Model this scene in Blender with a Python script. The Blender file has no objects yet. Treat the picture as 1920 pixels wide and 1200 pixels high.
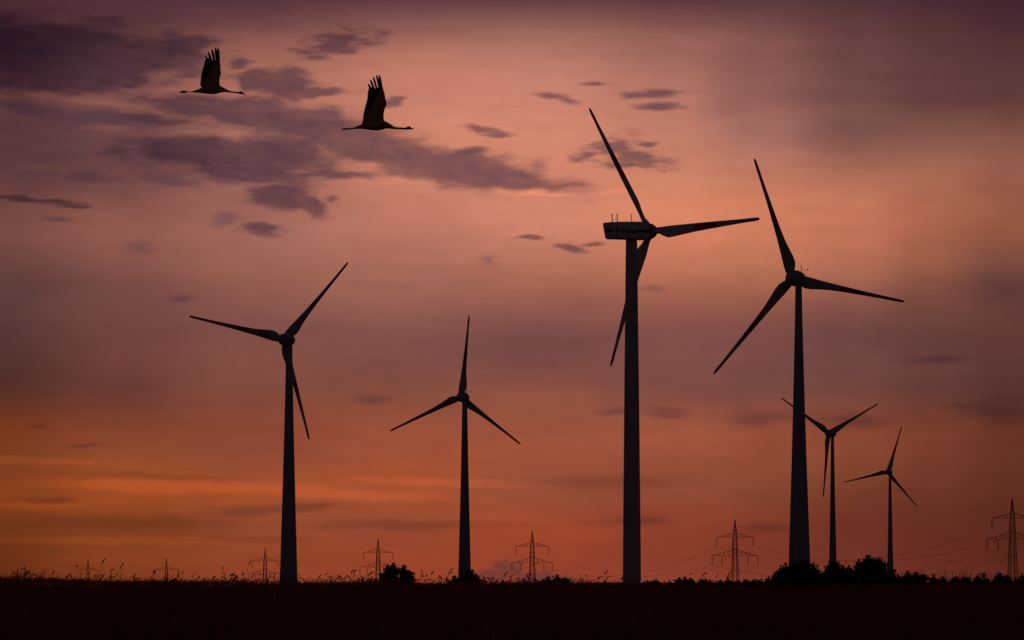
import bpy, bmesh, math, random
import numpy as np
from mathutils import Vector, Matrix, Quaternion
R = math.radians
S = bpy.context.scene
COL = S.collection
random.seed(7)
rng = np.random.default_rng(11)

# ------------------------------------------------------------------ camera
F = 9000.0                         # focal length in photo pixels (1920 wide)
K = F / 5333.0                     # distances below are written for a 100 mm lens and stretched to this one
HOR = 1091.0                       # photo row of the true horizon
CAM = Vector((0, 0, 2.0))
TILT = math.atan((HOR - 600.0) / F)
cam = bpy.data.cameras.new('camera')
cam.lens = 36.0 * F / 1920.0
cam.sensor_width = 36.0
cam.clip_start = 0.5
cam.clip_end = 60000.0
co = bpy.data.objects.new('camera', cam)
COL.objects.link(co)
co.location = CAM
co.rotation_euler = (math.pi / 2 + TILT, 0, 0)
S.camera = co

def ray(px, py):
    x = (px - 960.0) / F
    z = -(py - 600.0) / F
    c, s = math.cos(TILT), math.sin(TILT)
    return Vector((x, c - z * s, s + z * c))

def at(px, py, Y):
    """world point at distance Y in front of the camera seen at that bearing"""
    d = ray(px, py)
    return CAM + d * (Y * K / d.y)

# ------------------------------------------------------------------ light
SUN_EL, SUN_AZ = R(1.5), R(4)      # sunk behind the cloud bank ahead of the camera
sl = bpy.data.lights.new('sun', 'SUN')
sl.energy = 0.30
sl.angle = R(12)
sl.color = (1.0, 0.55, 0.3)
so = bpy.data.objects.new('sun', sl)
COL.objects.link(so)
sd = Vector((math.sin(SUN_AZ) * math.cos(SUN_EL), math.cos(SUN_AZ) * math.cos(SUN_EL), math.sin(SUN_EL)))
so.rotation_euler = sd.to_track_quat('Z', 'Y').to_euler()
S.view_settings.view_transform = 'Standard'
S.view_settings.look = 'None'
S.view_settings.exposure = 0
S.view_settings.gamma = 1

# ------------------------------------------------------------------ world
def lin(c):
    o = []
    for v in c:
        v = v / 255.0
        o.append(v / 12.92 if v <= 0.04045 else ((v + 0.055) / 1.055) ** 2.4)
    return (o[0], o[1], o[2], 1.0)

W = bpy.data.worlds.new('World')
S.world = W
W.use_nodes = True
nt = W.node_tree
nt.nodes.clear()
N, L = nt.nodes, nt.links

def setin(sock, v):
    if hasattr(v, 'is_linked'):
        L.new(v, sock)
    else:
        sock.default_value = v

def M(op, a, b=None, c=None, clamp=False):
    n = N.new('ShaderNodeMath'); n.operation = op; n.use_clamp = clamp
    setin(n.inputs[0], a)
    if b is not None: setin(n.inputs[1], b)
    if c is not None: setin(n.inputs[2], c)
    return n.outputs[0]

def MR(v, a, b, c, d, smooth=True):
    n = N.new('ShaderNodeMapRange')
    n.interpolation_type = 'SMOOTHSTEP' if smooth else 'LINEAR'
    setin(n.inputs['Value'], v)
    n.inputs['From Min'].default_value = a; n.inputs['From Max'].default_value = b
    n.inputs['To Min'].default_value = c; n.inputs['To Max'].default_value = d
    return n.outputs[0]

def MIX(f, a, b, mode='MIX'):
    n = N.new('ShaderNodeMix'); n.data_type = 'RGBA'; n.blend_type = mode
    n.clamp_factor = True
    setin(n.inputs['Factor'], f); setin(n.inputs['A'], a); setin(n.inputs['B'], b)
    return n.outputs['Result']

def VEC(x, y, z=0.0):
    n = N.new('ShaderNodeCombineXYZ')
    setin(n.inputs[0], x); setin(n.inputs[1], y); setin(n.inputs[2], z)
    return n.outputs[0]

def NOISE(vec, scale=1.0, detail=3.0, rough=0.5):
    n = N.new('ShaderNodeTexNoise'); n.noise_dimensions = '3D'
    L.new(vec, n.inputs['Vector'])
    n.inputs['Scale'].default_value = scale; n.inputs['Detail'].default_value = detail
    n.inputs['Roughness'].default_value = rough
    return n

tc = N.new('ShaderNodeTexCoord')
sep = N.new('ShaderNodeSeparateXYZ'); L.new(tc.outputs['Generated'], sep.inputs[0])
AZ = M('ARCTAN2', sep.outputs[0], sep.outputs[1])
EL = M('ARCSINE', sep.outputs[2])
# bearings in sky units: 1 unit = 1/9000 rad, U grows to the right, V grows downwards
U = M('MULTIPLY_ADD', AZ, F, 960.0)
V = M('MULTIPLY_ADD', EL, -F, HOR)

def skyuv(px, py):
    d = ray(px, py)
    az = math.atan2(d.x, d.y); el = math.atan2(d.z, math.hypot(d.x, d.y))
    return az * F + 960.0, HOR - el * F

warp = NOISE(VEC(M('DIVIDE', U, 420.0), M('DIVIDE', V, 110.0), 3.1), 1.0, 3.0, 0.5)
wsep = N.new('ShaderNodeSeparateColor'); L.new(warp.outputs['Color'], wsep.inputs[0])
VW = M('ADD', V, M('MULTIPLY', M('SUBTRACT', wsep.outputs[0], 0.5), 24.0))
UW = M('ADD', U, M('MULTIPLY', M('SUBTRACT', wsep.outputs[1], 0.5), 160.0))

ROWS = [0, 60, 120, 200, 280, 360, 440, 520, 600, 680, 740, 800, 860, 920, 980, 1040, 1090]
COLS = {
 0: [(75,42,50),(72,40,48),(88,50,54),(104,64,62),(98,62,62),(106,66,62),(120,74,68),(100,64,60),(90,56,54),(85,50,46),(90,48,38),(118,56,28),(123,61,32),(134,62,29),(118,56,26),(108,49,20),(103,45,20)],
 240: [(82,48,54),(95,58,58),(128,80,74),(132,84,78),(126,80,74),(132,82,74),(145,90,78),(125,78,72),(115,70,64),(112,65,58),(108,60,50),(128,65,44),(148,75,44),(158,75,37),(133,64,32),(136,64,32),(128,58,32)],
 480: [(88,52,60),(125,78,74),(165,105,90),(175,112,95),(165,108,92),(160,102,90),(160,104,90),(150,95,80),(130,80,74),(130,78,66),(130,74,60),(138,71,52),(146,74,51),(164,79,44),(148,73,46),(148,69,40),(143,65,41)],
 760: [(100,60,66),(152,98,88),(190,120,102),(200,128,106),(208,132,104),(200,126,104),(185,116,98),(165,105,88),(140,88,78),(125,75,68),(135,78,62),(153,80,57),(158,79,52),(165,80,48),(148,73,48),(153,69,42),(148,67,42)],
 1020: [(100,62,64),(155,104,92),(185,120,104),(205,132,110),(210,134,108),(210,132,106),(200,126,102),(170,105,85),(130,80,74),(122,74,68),(145,82,64),(153,82,59),(158,80,55),(150,77,53),(158,71,44),(153,67,42),(148,65,44)],
 1280: [(95,58,62),(140,90,82),(165,108,96),(185,120,102),(195,125,102),(212,132,102),(212,128,98),(180,108,84),(140,84,76),(130,78,70),(130,76,66),(158,84,61),(153,80,55),(143,73,52),(143,65,44),(138,62,42),(143,64,46)],
 1440: [(88,55,60),(125,80,76),(140,90,84),(150,98,90),(172,112,98),(203,124,95),(205,124,94),(178,108,82),(135,82,72),(122,74,70),(122,74,64),(146,76,56),(143,74,52),(132,68,47),(128,58,40),(126,56,40),(130,58,43)],
 1600: [(80,50,54),(100,62,62),(110,70,68),(120,78,74),(140,90,80),(190,116,90),(190,112,86),(165,100,80),(120,74,68),(115,70,66),(118,70,60),(133,69,52),(133,69,48),(120,62,42),(113,52,37),(113,50,39),(116,52,40)],
 1760: [(72,42,50),(88,52,54),(98,60,60),(110,69,65),(148,96,80),(172,104,80),(165,98,74),(138,83,67),(108,66,60),(104,62,58),(103,60,52),(118,60,44),(118,60,42),(108,54,38),(101,47,34),(102,44,34),(105,46,36)],
 1900: [(66,38,46),(78,46,50),(90,55,54),(105,65,60),(140,88,72),(150,90,70),(145,86,66),(105,64,58),(100,58,54),(95,55,50),(90,50,46),(103,52,37),(103,52,37),(97,47,33),(89,42,31),(91,39,29),(94,41,31)],
}
VT0, VT1 = -200.0, 1100.0
RF = M('DIVIDE', M('SUBTRACT', VW, VT0), VT1 - VT0, clamp=True)
prev, prevx = None, None
for cx, cols in COLS.items():
    rp = N.new('ShaderNodeValToRGB')
    cr = rp.color_ramp; cr.interpolation = 'CARDINAL'
    stops = [(VT0, tuple(int(v * 0.8) for v in cols[0]))] + list(zip(ROWS, cols))
    while len(cr.elements) > 1: cr.elements.remove(cr.elements[0])
    for i, (y, c) in enumerate(stops):
        v = (skyuv(cx, y)[1] - VT0) / (VT1 - VT0) if i else 0.0
        e = cr.elements[0] if i == 0 else cr.elements.new(min(1.0, v))
        if i == 0: e.position = 0.0
        e.color = lin(c)
    L.new(RF, rp.inputs[0])
    if prev is None:
        prev = rp.outputs[0]
    else:
        prev = MIX(MR(UW, prevx, cx, 0, 1), prev, rp.outputs[0])
    prevx = cx
base = prev
# long thin streaks in the lit deck
st = NOISE(VEC(M('DIVIDE', M('ADD', U, M('MULTIPLY', V, 0.8)), 300.0), M('DIVIDE', M('SUBTRACT', V, M('MULTIPLY', U, 0.03)), 26.0), 9.0), 1.0, 5.0, 0.6)
sfac = MR(st.outputs[0], 0.2, 0.8, 0.94, 1.06, smooth=False)
st2 = NOISE(VEC(M('DIVIDE', U, 260.0), M('DIVIDE', V, 90.0), 4.0), 1.0, 4.0, 0.6)
sfac = M('MULTIPLY', sfac, MR(st2.outputs[0], 0.2, 0.8, 0.92, 1.08, smooth=False))
st3 = NOISE(VEC(M('DIVIDE', U, 60.0), M('DIVIDE', M('ADD', V, M('MULTIPLY', U, -0.08)), 22.0), 14.0), 1.0, 4.0, 0.6)
sfac = M('MULTIPLY', sfac, MR(st3.outputs[0], 0.2, 0.8, 0.955, 1.045, smooth=False))
base = MIX(1.0, base, VEC(sfac, sfac, sfac), 'MULTIPLY')

# cloudlets: ellipses on the sky torn by noise
cn = NOISE(VEC(M('DIVIDE', U, 95.0), M('DIVIDE', V, 26.0), 0.0), 1.0, 5.0, 0.56)
cw = NOISE(VEC(M('DIVIDE', U, 70.0), M('DIVIDE', V, 45.0), 7.7), 1.0, 2.5, 0.45)
cs = N.new('ShaderNodeSeparateColor'); L.new(cw.outputs['Color'], cs.inputs[0])
CU = M('ADD', U, M('MULTIPLY', M('SUBTRACT', cs.outputs[0], 0.5), 90.0))
CV = M('ADD', V, M('MULTIPLY', M('SUBTRACT', cs.outputs[1], 0.5), 34.0))
CP = VEC(CU, CV, 1.0)
SP = VEC(M('ADD', U, M('MULTIPLY', M('SUBTRACT', cs.outputs[0], 0.5), 24.0)), M('ADD', V, M('MULTIPLY', M('SUBTRACT', cs.outputs[1], 0.5), 12.0)), 1.0)

def blobs(lst, P, grow=1.0):
    acc = None
    for b in lst:
        x, y, rx, ry = b[:4]; ang = b[4] if len(b) > 4 else 0.0
        u, v = skyuv(x, y)
        c, sn = math.cos(R(ang)), math.sin(R(ang)); a_, b_ = 1.0 / (rx * grow), 1.0 / (ry * grow)
        o = None
        for w in ((c * a_, sn * a_, -(c * u + sn * v) * a_), (-sn * b_, c * b_, (sn * u - c * v) * b_)):
            d = N.new('ShaderNodeVectorMath'); d.operation = 'DOT_PRODUCT'
            L.new(P, d.inputs[0]); d.inputs[1].default_value = w
            o = M('MULTIPLY', d.outputs['Value'], d.outputs['Value']) if o is None else M('MULTIPLY_ADD', d.outputs['Value'], d.outputs['Value'], o)
        o = M('SUBTRACT', 1.0, M('SQRT', o))
        acc = o if acc is None else M('MAXIMUM', acc, o)
    return M('MAXIMUM', acc, -1.0)

BIG = [(800,302,290,30,10),(520,222,240,30,8),(190,106,230,44,3),(40,104,250,72,0),(180,102,170,50,4),(110,143,190,34,0),(230,150,60,18,0),(280,103,130,36,0),(345,95,60,36,0),
 (520,158,85,28,3),(590,170,75,11,0),(478,150,45,20,-20),
 (430,203,170,27,4),(560,226,150,38,10),(645,258,130,36,18),(740,290,125,38,14),(860,316,140,38,6),(965,336,120,22,6),(1020,346,80,9,3),
 (390,288,180,34,2),(520,290,105,38,3),(480,328,110,26,6),(530,368,68,25,8),(578,386,48,18,25),(605,396,22,13,20)]
MID = [(636,82,82,24,-12),(622,378,18,9),(275,223,80,11,3),
 (60,376,110,7,5),(140,387,65,4,6),(490,429,44,14,4),
 (1150,277,56,22,-14),(1195,298,70,20,7),(1105,289,38,9,-15),(1212,270,22,6),(1170,310,60,8,0),
 (1218,176,58,9),(1238,199,48,9),(1118,156,26,5),(1045,183,44,8,8),(882,283,34,9,3),
 (900,242,36,9,10),(930,253,38,6,5),(990,446,28,6,5),(1070,465,30,7,8),(1115,459,22,5),
 (452,118,22,11),(738,192,22,14),(640,330,70,9)]
LOW = [(70,205,125,20,8),(180,218,130,20,6),(300,340,130,14,4),(170,330,120,12,3),(112,412,40,8),(425,410,36,16,-15),(263,462,38,15),(915,487,28,16),(1420,785,100,20),(1590,788,84,17,3),(1240,775,60,18),(1150,772,50,9),(1880,770,120,28),(90,938,62,8),(500,957,160,14,-4),
 (590,950,50,10),(160,835,50,6),(75,800,28,6),(700,747,52,11),(1190,975,84,11,-3),(1440,990,66,14),(1750,676,90,9),(340,560,34,10),(1225,540,34,8)]
VEIL = [(250,285,560,130,4),(120,235,360,80,3),(60,100,350,100,4),(560,270,280,90,14),(820,310,240,56,6)]
GLOW = [(350,912,330,15,1),(40,862,150,9,2),(260,1014,280,9,0),(620,925,260,12,2),(860,905,220,10,2),(60,950,110,8,0),(700,312,70,9,0),(420,250,120,7,0),(190,240,60,6,0),(1060,360,140,10,0),(150,188,140,8,6)]
GLOOM = [(260,893,220,11,2),(240,980,330,20,0),(1120,905,260,18,0),(760,985,260,14,0),(480,1012,160,9,0)]
STEAM = [(950,1064,44,24),(925,1078,50,20),(1000,1080,62,20),(1060,1088,40,12)]

fn = NOISE(VEC(M('DIVIDE', U, 50.0), M('DIVIDE', V, 15.0), 2.0), 1.0, 3.0, 0.5)
pn = NOISE(VEC(M('DIVIDE', U, 26.0), M('DIVIDE', V, 18.0), 5.0), 1.0, 4.0, 0.6)
def cloudmask(v, noise, amp, lo, hi):
    k = M('MULTIPLY_ADD', M('SUBTRACT', noise.outputs[0], 0.5), amp, v)
    return MR(k, lo, hi, 0, 1)
m1 = cloudmask(blobs(BIG, CP, 1.3), cn, 1.05, 0.0, 0.58)
m2 = cloudmask(blobs(MID, SP, 1.5), fn, 1.6, 0.08, 0.85)
m3 = cloudmask(blobs(LOW, SP, 1.3), cn, 1.6, 0.05, 1.0)
m4 = cloudmask(blobs(STEAM, SP), pn, 1.4, 0.1, 0.6)
DK = (0.245, 0.275, 0.52, 1)
mv = cloudmask(blobs(VEIL, CP), cn, 0.9, 0.0, 1.1)
mg = cloudmask(blobs(GLOW, SP, 1.2), cn, 0.8, 0.0, 0.6)
md_ = cloudmask(blobs(GLOOM, SP, 1.1), cn, 0.8, 0.0, 0.9)
base = MIX(mg, base, MIX(1.0, base, (1.26, 1.20, 1.12, 1), 'MULTIPLY'))
base = MIX(md_, base, MIX(1.0, base, (0.78, 0.78, 0.82, 1), 'MULTIPLY'))
soft = MIX(M('MULTIPLY', mv, 0.75), base, MIX(1.0, base, (0.55, 0.60, 0.80, 1), 'MULTIPLY'))
skyc = MIX(M('MULTIPLY', m1, MR(st3.outputs[0], 0.3, 0.7, 0.66, 0.96, smooth=False)), soft, MIX(1.0, base, DK, 'MULTIPLY'))
skyc = MIX(M('MULTIPLY', m2, 0.78), skyc, MIX(1.0, base, DK, 'MULTIPLY'))
skyc = MIX(M('MULTIPLY', m3, 0.52), skyc, MIX(1.0, base, (0.34, 0.42, 0.75, 1), 'MULTIPLY'))
skyc = MIX(M('MULTIPLY', m4, 0.62), skyc, lin((96, 56, 58)))

# clear twilight sky overhead and behind, where the cloud bank ends
sk = N.new('ShaderNodeTexSky'); sk.sky_type = 'NISHITA'; sk.sun_disc = False
sk.sun_elevation = SUN_EL; sk.sun_rotation = SUN_AZ
rest = MIX(1.0, sk.outputs[0], (0.026, 0.0150, 0.0220, 1), 'MULTIPLY')
absaz = M('ABSOLUTE', AZ)
out = MIX(MR(absaz, R(8), R(45), 0, 1), skyc, rest)
out = MIX(MR(EL, R(9), R(32), 0, 1), out, rest)
bg = N.new('ShaderNodeBackground'); L.new(out, bg.inputs[0]); bg.inputs[1].default_value = 1.0
wo = N.new('ShaderNodeOutputWorld'); L.new(bg.outputs[0], wo.inputs[0])

# ------------------------------------------------------------------ materials
def mat(name, c1, c2=None, scale=3.0, rough=0.7, stretch=(1, 1, 1), detail=4.0, spec=0.3):
    m = bpy.data.materials.new(name); m.use_nodes = True
    t = m.node_tree; b = t.nodes['Principled BSDF']
    b.inputs['Roughness'].default_value = rough
    b.inputs['Specular IOR Level'].default_value = spec
    c2 = c2 or tuple(v * 0.75 for v in c1)
    tcn = t.nodes.new('ShaderNodeTexCoord'); mp = t.nodes.new('ShaderNodeMapping')
    mp.inputs['Scale'].default_value = stretch
    nz = t.nodes.new('ShaderNodeTexNoise'); nz.inputs['Scale'].default_value = scale; nz.inputs['Detail'].default_value = detail
    rp = t.nodes.new('ShaderNodeValToRGB')
    rp.color_ramp.elements[0].position = 0.35; rp.color_ramp.elements[1].position = 0.65
    rp.color_ramp.elements[0].color = (*c2, 1); rp.color_ramp.elements[1].color = (*c1, 1)
    t.links.new(tcn.outputs['Object'], mp.inputs[0]); t.links.new(mp.outputs[0], nz.inputs['Vector'])
    t.links.new(nz.outputs[0], rp.inputs[0]); t.links.new(rp.outputs[0], b.inputs['Base Color'])
    return m

M_TOWER = mat('tower_paint', (0.55, 0.56, 0.58), (0.48, 0.49, 0.50), 0.4, 0.5, (1, 1, 0.15))
M_CONC = mat('tower_concrete', (0.38, 0.38, 0.42), (0.31, 0.31, 0.34), 0.5, 0.6, (1, 1, 0.12))
M_NAC = mat('nacelle_shell', (0.85, 0.82, 0.85), (0.74, 0.72, 0.74), 0.8, 0.4)
M_HUB = mat('hub_shell', (0.42, 0.40, 0.40), (0.34, 0.32, 0.32), 1.0, 0.5)
M_NAVY = mat('navy_paint', (0.01, 0.02, 0.07), (0.008, 0.015, 0.05), 3, 0.5)
M_DARK = mat('dark_finish', (0.02, 0.02, 0.02), None, 3, 0.7)
M_STEEL = mat('galvanised_steel', (0.13, 0.12, 0.115), (0.09, 0.085, 0.08), 0.6, 0.7)
M_GLASSI = mat('insulator_glaze', (0.12, 0.06, 0.04), None, 3, 0.4)
M_WIRE = mat('conductor_wire', (0.10, 0.09, 0.085), None, 0.2, 0.6)
M_LEAF = mat('leaves', (0.055, 0.075, 0.025), (0.035, 0.05, 0.016), 1.2, 0.8)
M_BARK = mat('bark', (0.09, 0.065, 0.045), None, 5, 0.9, (1, 1, 0.3))
M_SOIL = mat('field_soil', (0.10, 0.060, 0.035), (0.05, 0.03, 0.018), 0.7, 1.0, spec=0.0)
M_WHEAT = mat('ripe_cereal', (0.62, 0.25, 0.11), (0.22, 0.08, 0.035), 0.5, 0.9, spec=0.1)
def glow_through(m, col, f):
    t = m.node_tree; b = t.nodes['Principled BSDF']; o = t.nodes['Material Output']
    tr = t.nodes.new('ShaderNodeBsdfTranslucent'); tr.inputs[0].default_value = col
    mx = t.nodes.new('ShaderNodeMixShader'); mx.inputs[0].default_value = f
    t.links.new(b.outputs[0], mx.inputs[1]); t.links.new(tr.outputs[0], mx.inputs[2]); t.links.new(mx.outputs[0], o.inputs[0])
glow_through(M_WHEAT, (0.55, 0.15, 0.07, 1), 0.45)
M_GRASS = mat('dry_grass', (0.22, 0.14, 0.07), (0.12, 0.08, 0.04), 0.8, 0.9, spec=0.1)

def blade_mat(name, g):
    m = bpy.data.materials.new(name); m.use_nodes = True
    t = m.node_tree; b = t.nodes['Principled BSDF']; b.inputs['Roughness'].default_value = 0.45
    tcn = t.nodes.new('ShaderNodeTexCoord'); sp = t.nodes.new('ShaderNodeSeparateXYZ')
    dv = t.nodes.new('ShaderNodeMath'); dv.operation = 'DIVIDE'; dv.inputs[1].default_value = 36.0
    rp = t.nodes.new('ShaderNodeValToRGB'); cr = rp.color_ramp; cr.interpolation = 'CONSTANT'
    wh, rd = (g, g, g * 1.05, 1), (0.62 * g / 0.7, 0.035, 0.02, 1)
    cr.elements[0].position = 0; cr.elements[0].color = wh
    cr.elements[1].position = 0.42; cr.elements[1].color = rd
    e = cr.elements.new(0.62); e.color = wh
    e = cr.elements.new(0.83); e.color = rd
    t.links.new(tcn.outputs['Object'], sp.inputs[0]); t.links.new(sp.outputs[2], dv.inputs[0])
    t.links.new(dv.outputs[0], rp.inputs[0]); t.links.new(rp.outputs[0], b.inputs['Base Color'])
    return m
M_BLADE = blade_mat('white_blade_gelcoat', 0.74)
M_BLADE_DIM = blade_mat('dimmed_blade_gelcoat', 0.42)  # blade colours darkened to stand in for weaker fill light

def bird_mat():
    m = bpy.data.materials.new('crane_plumage'); m.use_nodes = True
    t = m.node_tree; b = t.nodes['Principled BSDF']; b.inputs['Roughness'].default_value = 0.9
    b.inputs['Specular IOR Level'].default_value = 0.1
    tcn = t.nodes.new('ShaderNodeTexCoord'); sp = t.nodes.new('ShaderNodeSeparateXYZ')
    t.links.new(tcn.outputs['Object'], sp.inputs[0])
    def mm(op, a, bb=None):
        n = t.nodes.new('ShaderNodeMath'); n.operation = op
        for i, v in enumerate((a, bb)):
            if v is None: continue
            if hasattr(v, 'is_linked'): t.links.new(v, n.inputs[i])
            else: n.inputs[i].default_value = v
        return n.outputs[0]
    nz = t.nodes.new('ShaderNodeTexNoise'); nz.inputs['Scale'].default_value = 14; nz.inputs['Detail'].default_value = 3
    mp = t.nodes.new('ShaderNodeMapping'); mp.inputs['Scale'].default_value = (1.6, 1, 0.25)
    t.links.new(tcn.outputs['Object'], mp.inputs[0]); t.links.new(mp.outputs[0], nz.inputs['Vector'])
    # flight feathers: behind a slanted line and at the tips
    k = mm('ADD', mm('MULTIPLY', mm('SUBTRACT', sp.outputs[2], 0.40), 0.55), mm('MULTIPLY', mm('ADD', sp.outputs[0], 0.02), -1.0))
    up = mm('GREATER_THAN', sp.outputs[2], 0.12)
    k = mm('ADD', k, mm('MULTIPLY', mm('SUBTRACT', nz.outputs[0], 0.5), 0.05))
    fl = mm('MULTIPLY', mm('GREATER_THAN', k, 0.0), up)
    nk = mm('MAXIMUM', mm('GREATER_THAN', sp.outputs[0], 0.40), mm('LESS_THAN', sp.outputs[0], -0.36))
    dark = mm('MAXIMUM', fl, nk)
    mx = t.nodes.new('ShaderNodeMix'); mx.data_type = 'RGBA'
    t.links.new(dark, mx.inputs['Factor'])
    mx.inputs['A'].default_value = (0.58, 0.31, 0.18, 1); mx.inputs['B'].default_value = (0.05, 0.03, 0.025, 1)
    t.links.new(mx.outputs['Result'], b.inputs['Base Color'])
    return m
M_BIRD = bird_mat()

# ------------------------------------------------------------------ helpers
def tag(o, label=None, cat=None, group=None, kind=None):
    if label: o['label'] = label
    if cat: o['category'] = cat
    if group: o['group'] = group
    if kind: o['kind'] = kind
    return o

def empty(name, loc, rz=0.0):
    o = bpy.data.objects.new(name, None); COL.objects.link(o)
    o.location = loc; o.rotation_euler = (0, 0, rz); o.empty_display_size = 1
    return o

def link_mesh(name, me, m, parent=None):
    if m is not None: me.materials.append(m)
    o = bpy.data.objects.new(name, me); COL.objects.link(o)
    if parent: o.parent = parent
    return o

def build(name, bm, m, parent=None, smooth=True):
    me = bpy.data.meshes.new(name)
    bmesh.ops.recalc_face_normals(bm, faces=bm.faces)
    bm.to_mesh(me); bm.free()
    if smooth: me.shade_smooth()
    return link_mesh(name, me, m, parent)

def loft(bm, rings, cap=True):
    vs = [[bm.verts.new(p) for p in r] for r in rings]
    n = len(rings[0])
    for a, b in zip(vs[:-1], vs[1:]):
        for i in range(n):
            bm.faces.new((a[i], a[(i + 1) % n], b[(i + 1) % n], b[i]))
    if cap:
        bm.faces.new(vs[0][::-1]); bm.faces.new(vs[-1])
    return vs

def beam(bm, a, b, w, sides=4, w2=None):
    a, b = Vector(a), Vector(b); d = (b - a)
    if d.length < 1e-6: return
    q = d.to_track_quat('Z', 'Y'); w2 = w if w2 is None else w2
    rings = []
    for p, ww in ((a, w), (b, w2)):
        rings.append([p + q @ Vector((math.cos(t) * ww / 2 * 1.2, math.sin(t) * ww / 2 * 1.2, 0))
                      for t in [2 * math.pi * (i + .5) / sides for i in range(sides)]])
    loft(bm, rings)

# ------------------------------------------------------------------ terrain
def sstep(a, b, x):
    t = np.clip((x - a) / (b - a), 0, 1); return t * t * (3 - 2 * t)

def zt(x, y):
    x = np.asarray(x, float); y = np.asarray(y, float)
    yc = 112.0
    y = y / K
    u = 960 + np.clip(x, -60, 60) / yc * 5333.0                     # skyline row wanted above each bearing
    row = np.interp(u, [-600, 0, 300, 540, 1000, 1200, 1480, 1920, 2500], [1084, 1087, 1090, 1092.5, 1094.5, 1094.5, 1098, 1095, 1092])
    crest = 2.0 - 0.86 - (row - HOR) / 5333.0 * yc
    near = crest - 0.0172 * np.sqrt((np.clip(y, 0, yc) - yc) ** 2 + 30.0) + 0.0172 * 5.48
    bump = 0.035 * np.sin(x * 0.9 + 1.0 + 0.05 * y) + 0.025 * np.sin(x * 2.1 + 0.4 * np.sin(y * 0.2)) + 0.03 * np.sin(x * 0.31 + 2.0)
    near = near + bump * np.interp(x, [-25, 2, 10, 30], [1.0, 0.8, 0.4, 0.4]) + 0.02 * np.sin(x * 0.35 + 1.0) * np.sin(y * 0.11)
    yf = np.clip(y, 400, 3000)
    far = -1.2 - 0.0085 * (yf - 400) + 0.012 * np.clip(x, -900, 900) * np.clip(y / 1400.0, 0, 1.5)
    t = sstep(118, 330, y)
    return near * (1 - t) + far * t

def ground():
    def axis(vals): return np.array(sorted(set(vals)))
    ys = axis([-3000, -1500, -600, -200, -60, 0, 15, 30] + list(np.arange(38, 135, 2.0)) + list(np.arange(140, 400, 15)) + list(np.arange(400, 3200, 100)) + [4000, 6000, 9000, 14000, 20000, 30000])
    xs = axis(list(np.arange(-40, 41, 0.5)) + [s * v for s in (-1, 1) for v in (50, 65, 85, 110, 150, 200, 270, 350, 450, 600, 900, 1400, 2200, 4000, 8000, 15000, 25000)])
    ys = ys * K
    X, Y = np.meshgrid(xs, ys)
    Z = zt(X, Y)
    v = np.stack([X.ravel(), Y.ravel(), Z.ravel()], 1)
    nx, ny = len(xs), len(ys)
    i = np.arange(nx * ny).reshape(ny, nx)
    f = np.stack([i[:-1, :-1].ravel(), i[:-1, 1:].ravel(), i[1:, 1:].ravel(), i[1:, :-1].ravel()], 1)
    me = bpy.data.meshes.new('field_ground'); me.from_pydata(v.tolist(), [], f.tolist()); me.shade_smooth()
    o = link_mesh('field_ground', me, M_SOIL)
    tag(o, 'dark flat farmland under the cereal crop, reaching to the horizon', None, None, 'structure')
ground()

# ------------------------------------------------------------------ wheat (one mass of stalks)
def np_mesh(name, V_, F_, m):
    me = bpy.data.meshes.new(name)
    k = F_.shape[1]
    me.vertices.add(len(V_)); me.vertices.foreach_set('co', V_.astype(np.float32).ravel())
    me.loops.add(F_.size); me.loops.foreach_set('vertex_index', F_.astype(np.int32).ravel())
    me.polygons.add(len(F_)); me.polygons.foreach_set('loop_start', np.arange(0, F_.size, k, dtype=np.int32))
    me.update(calc_edges=True); me.validate()
    return link_mesh(name, me, m)

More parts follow.
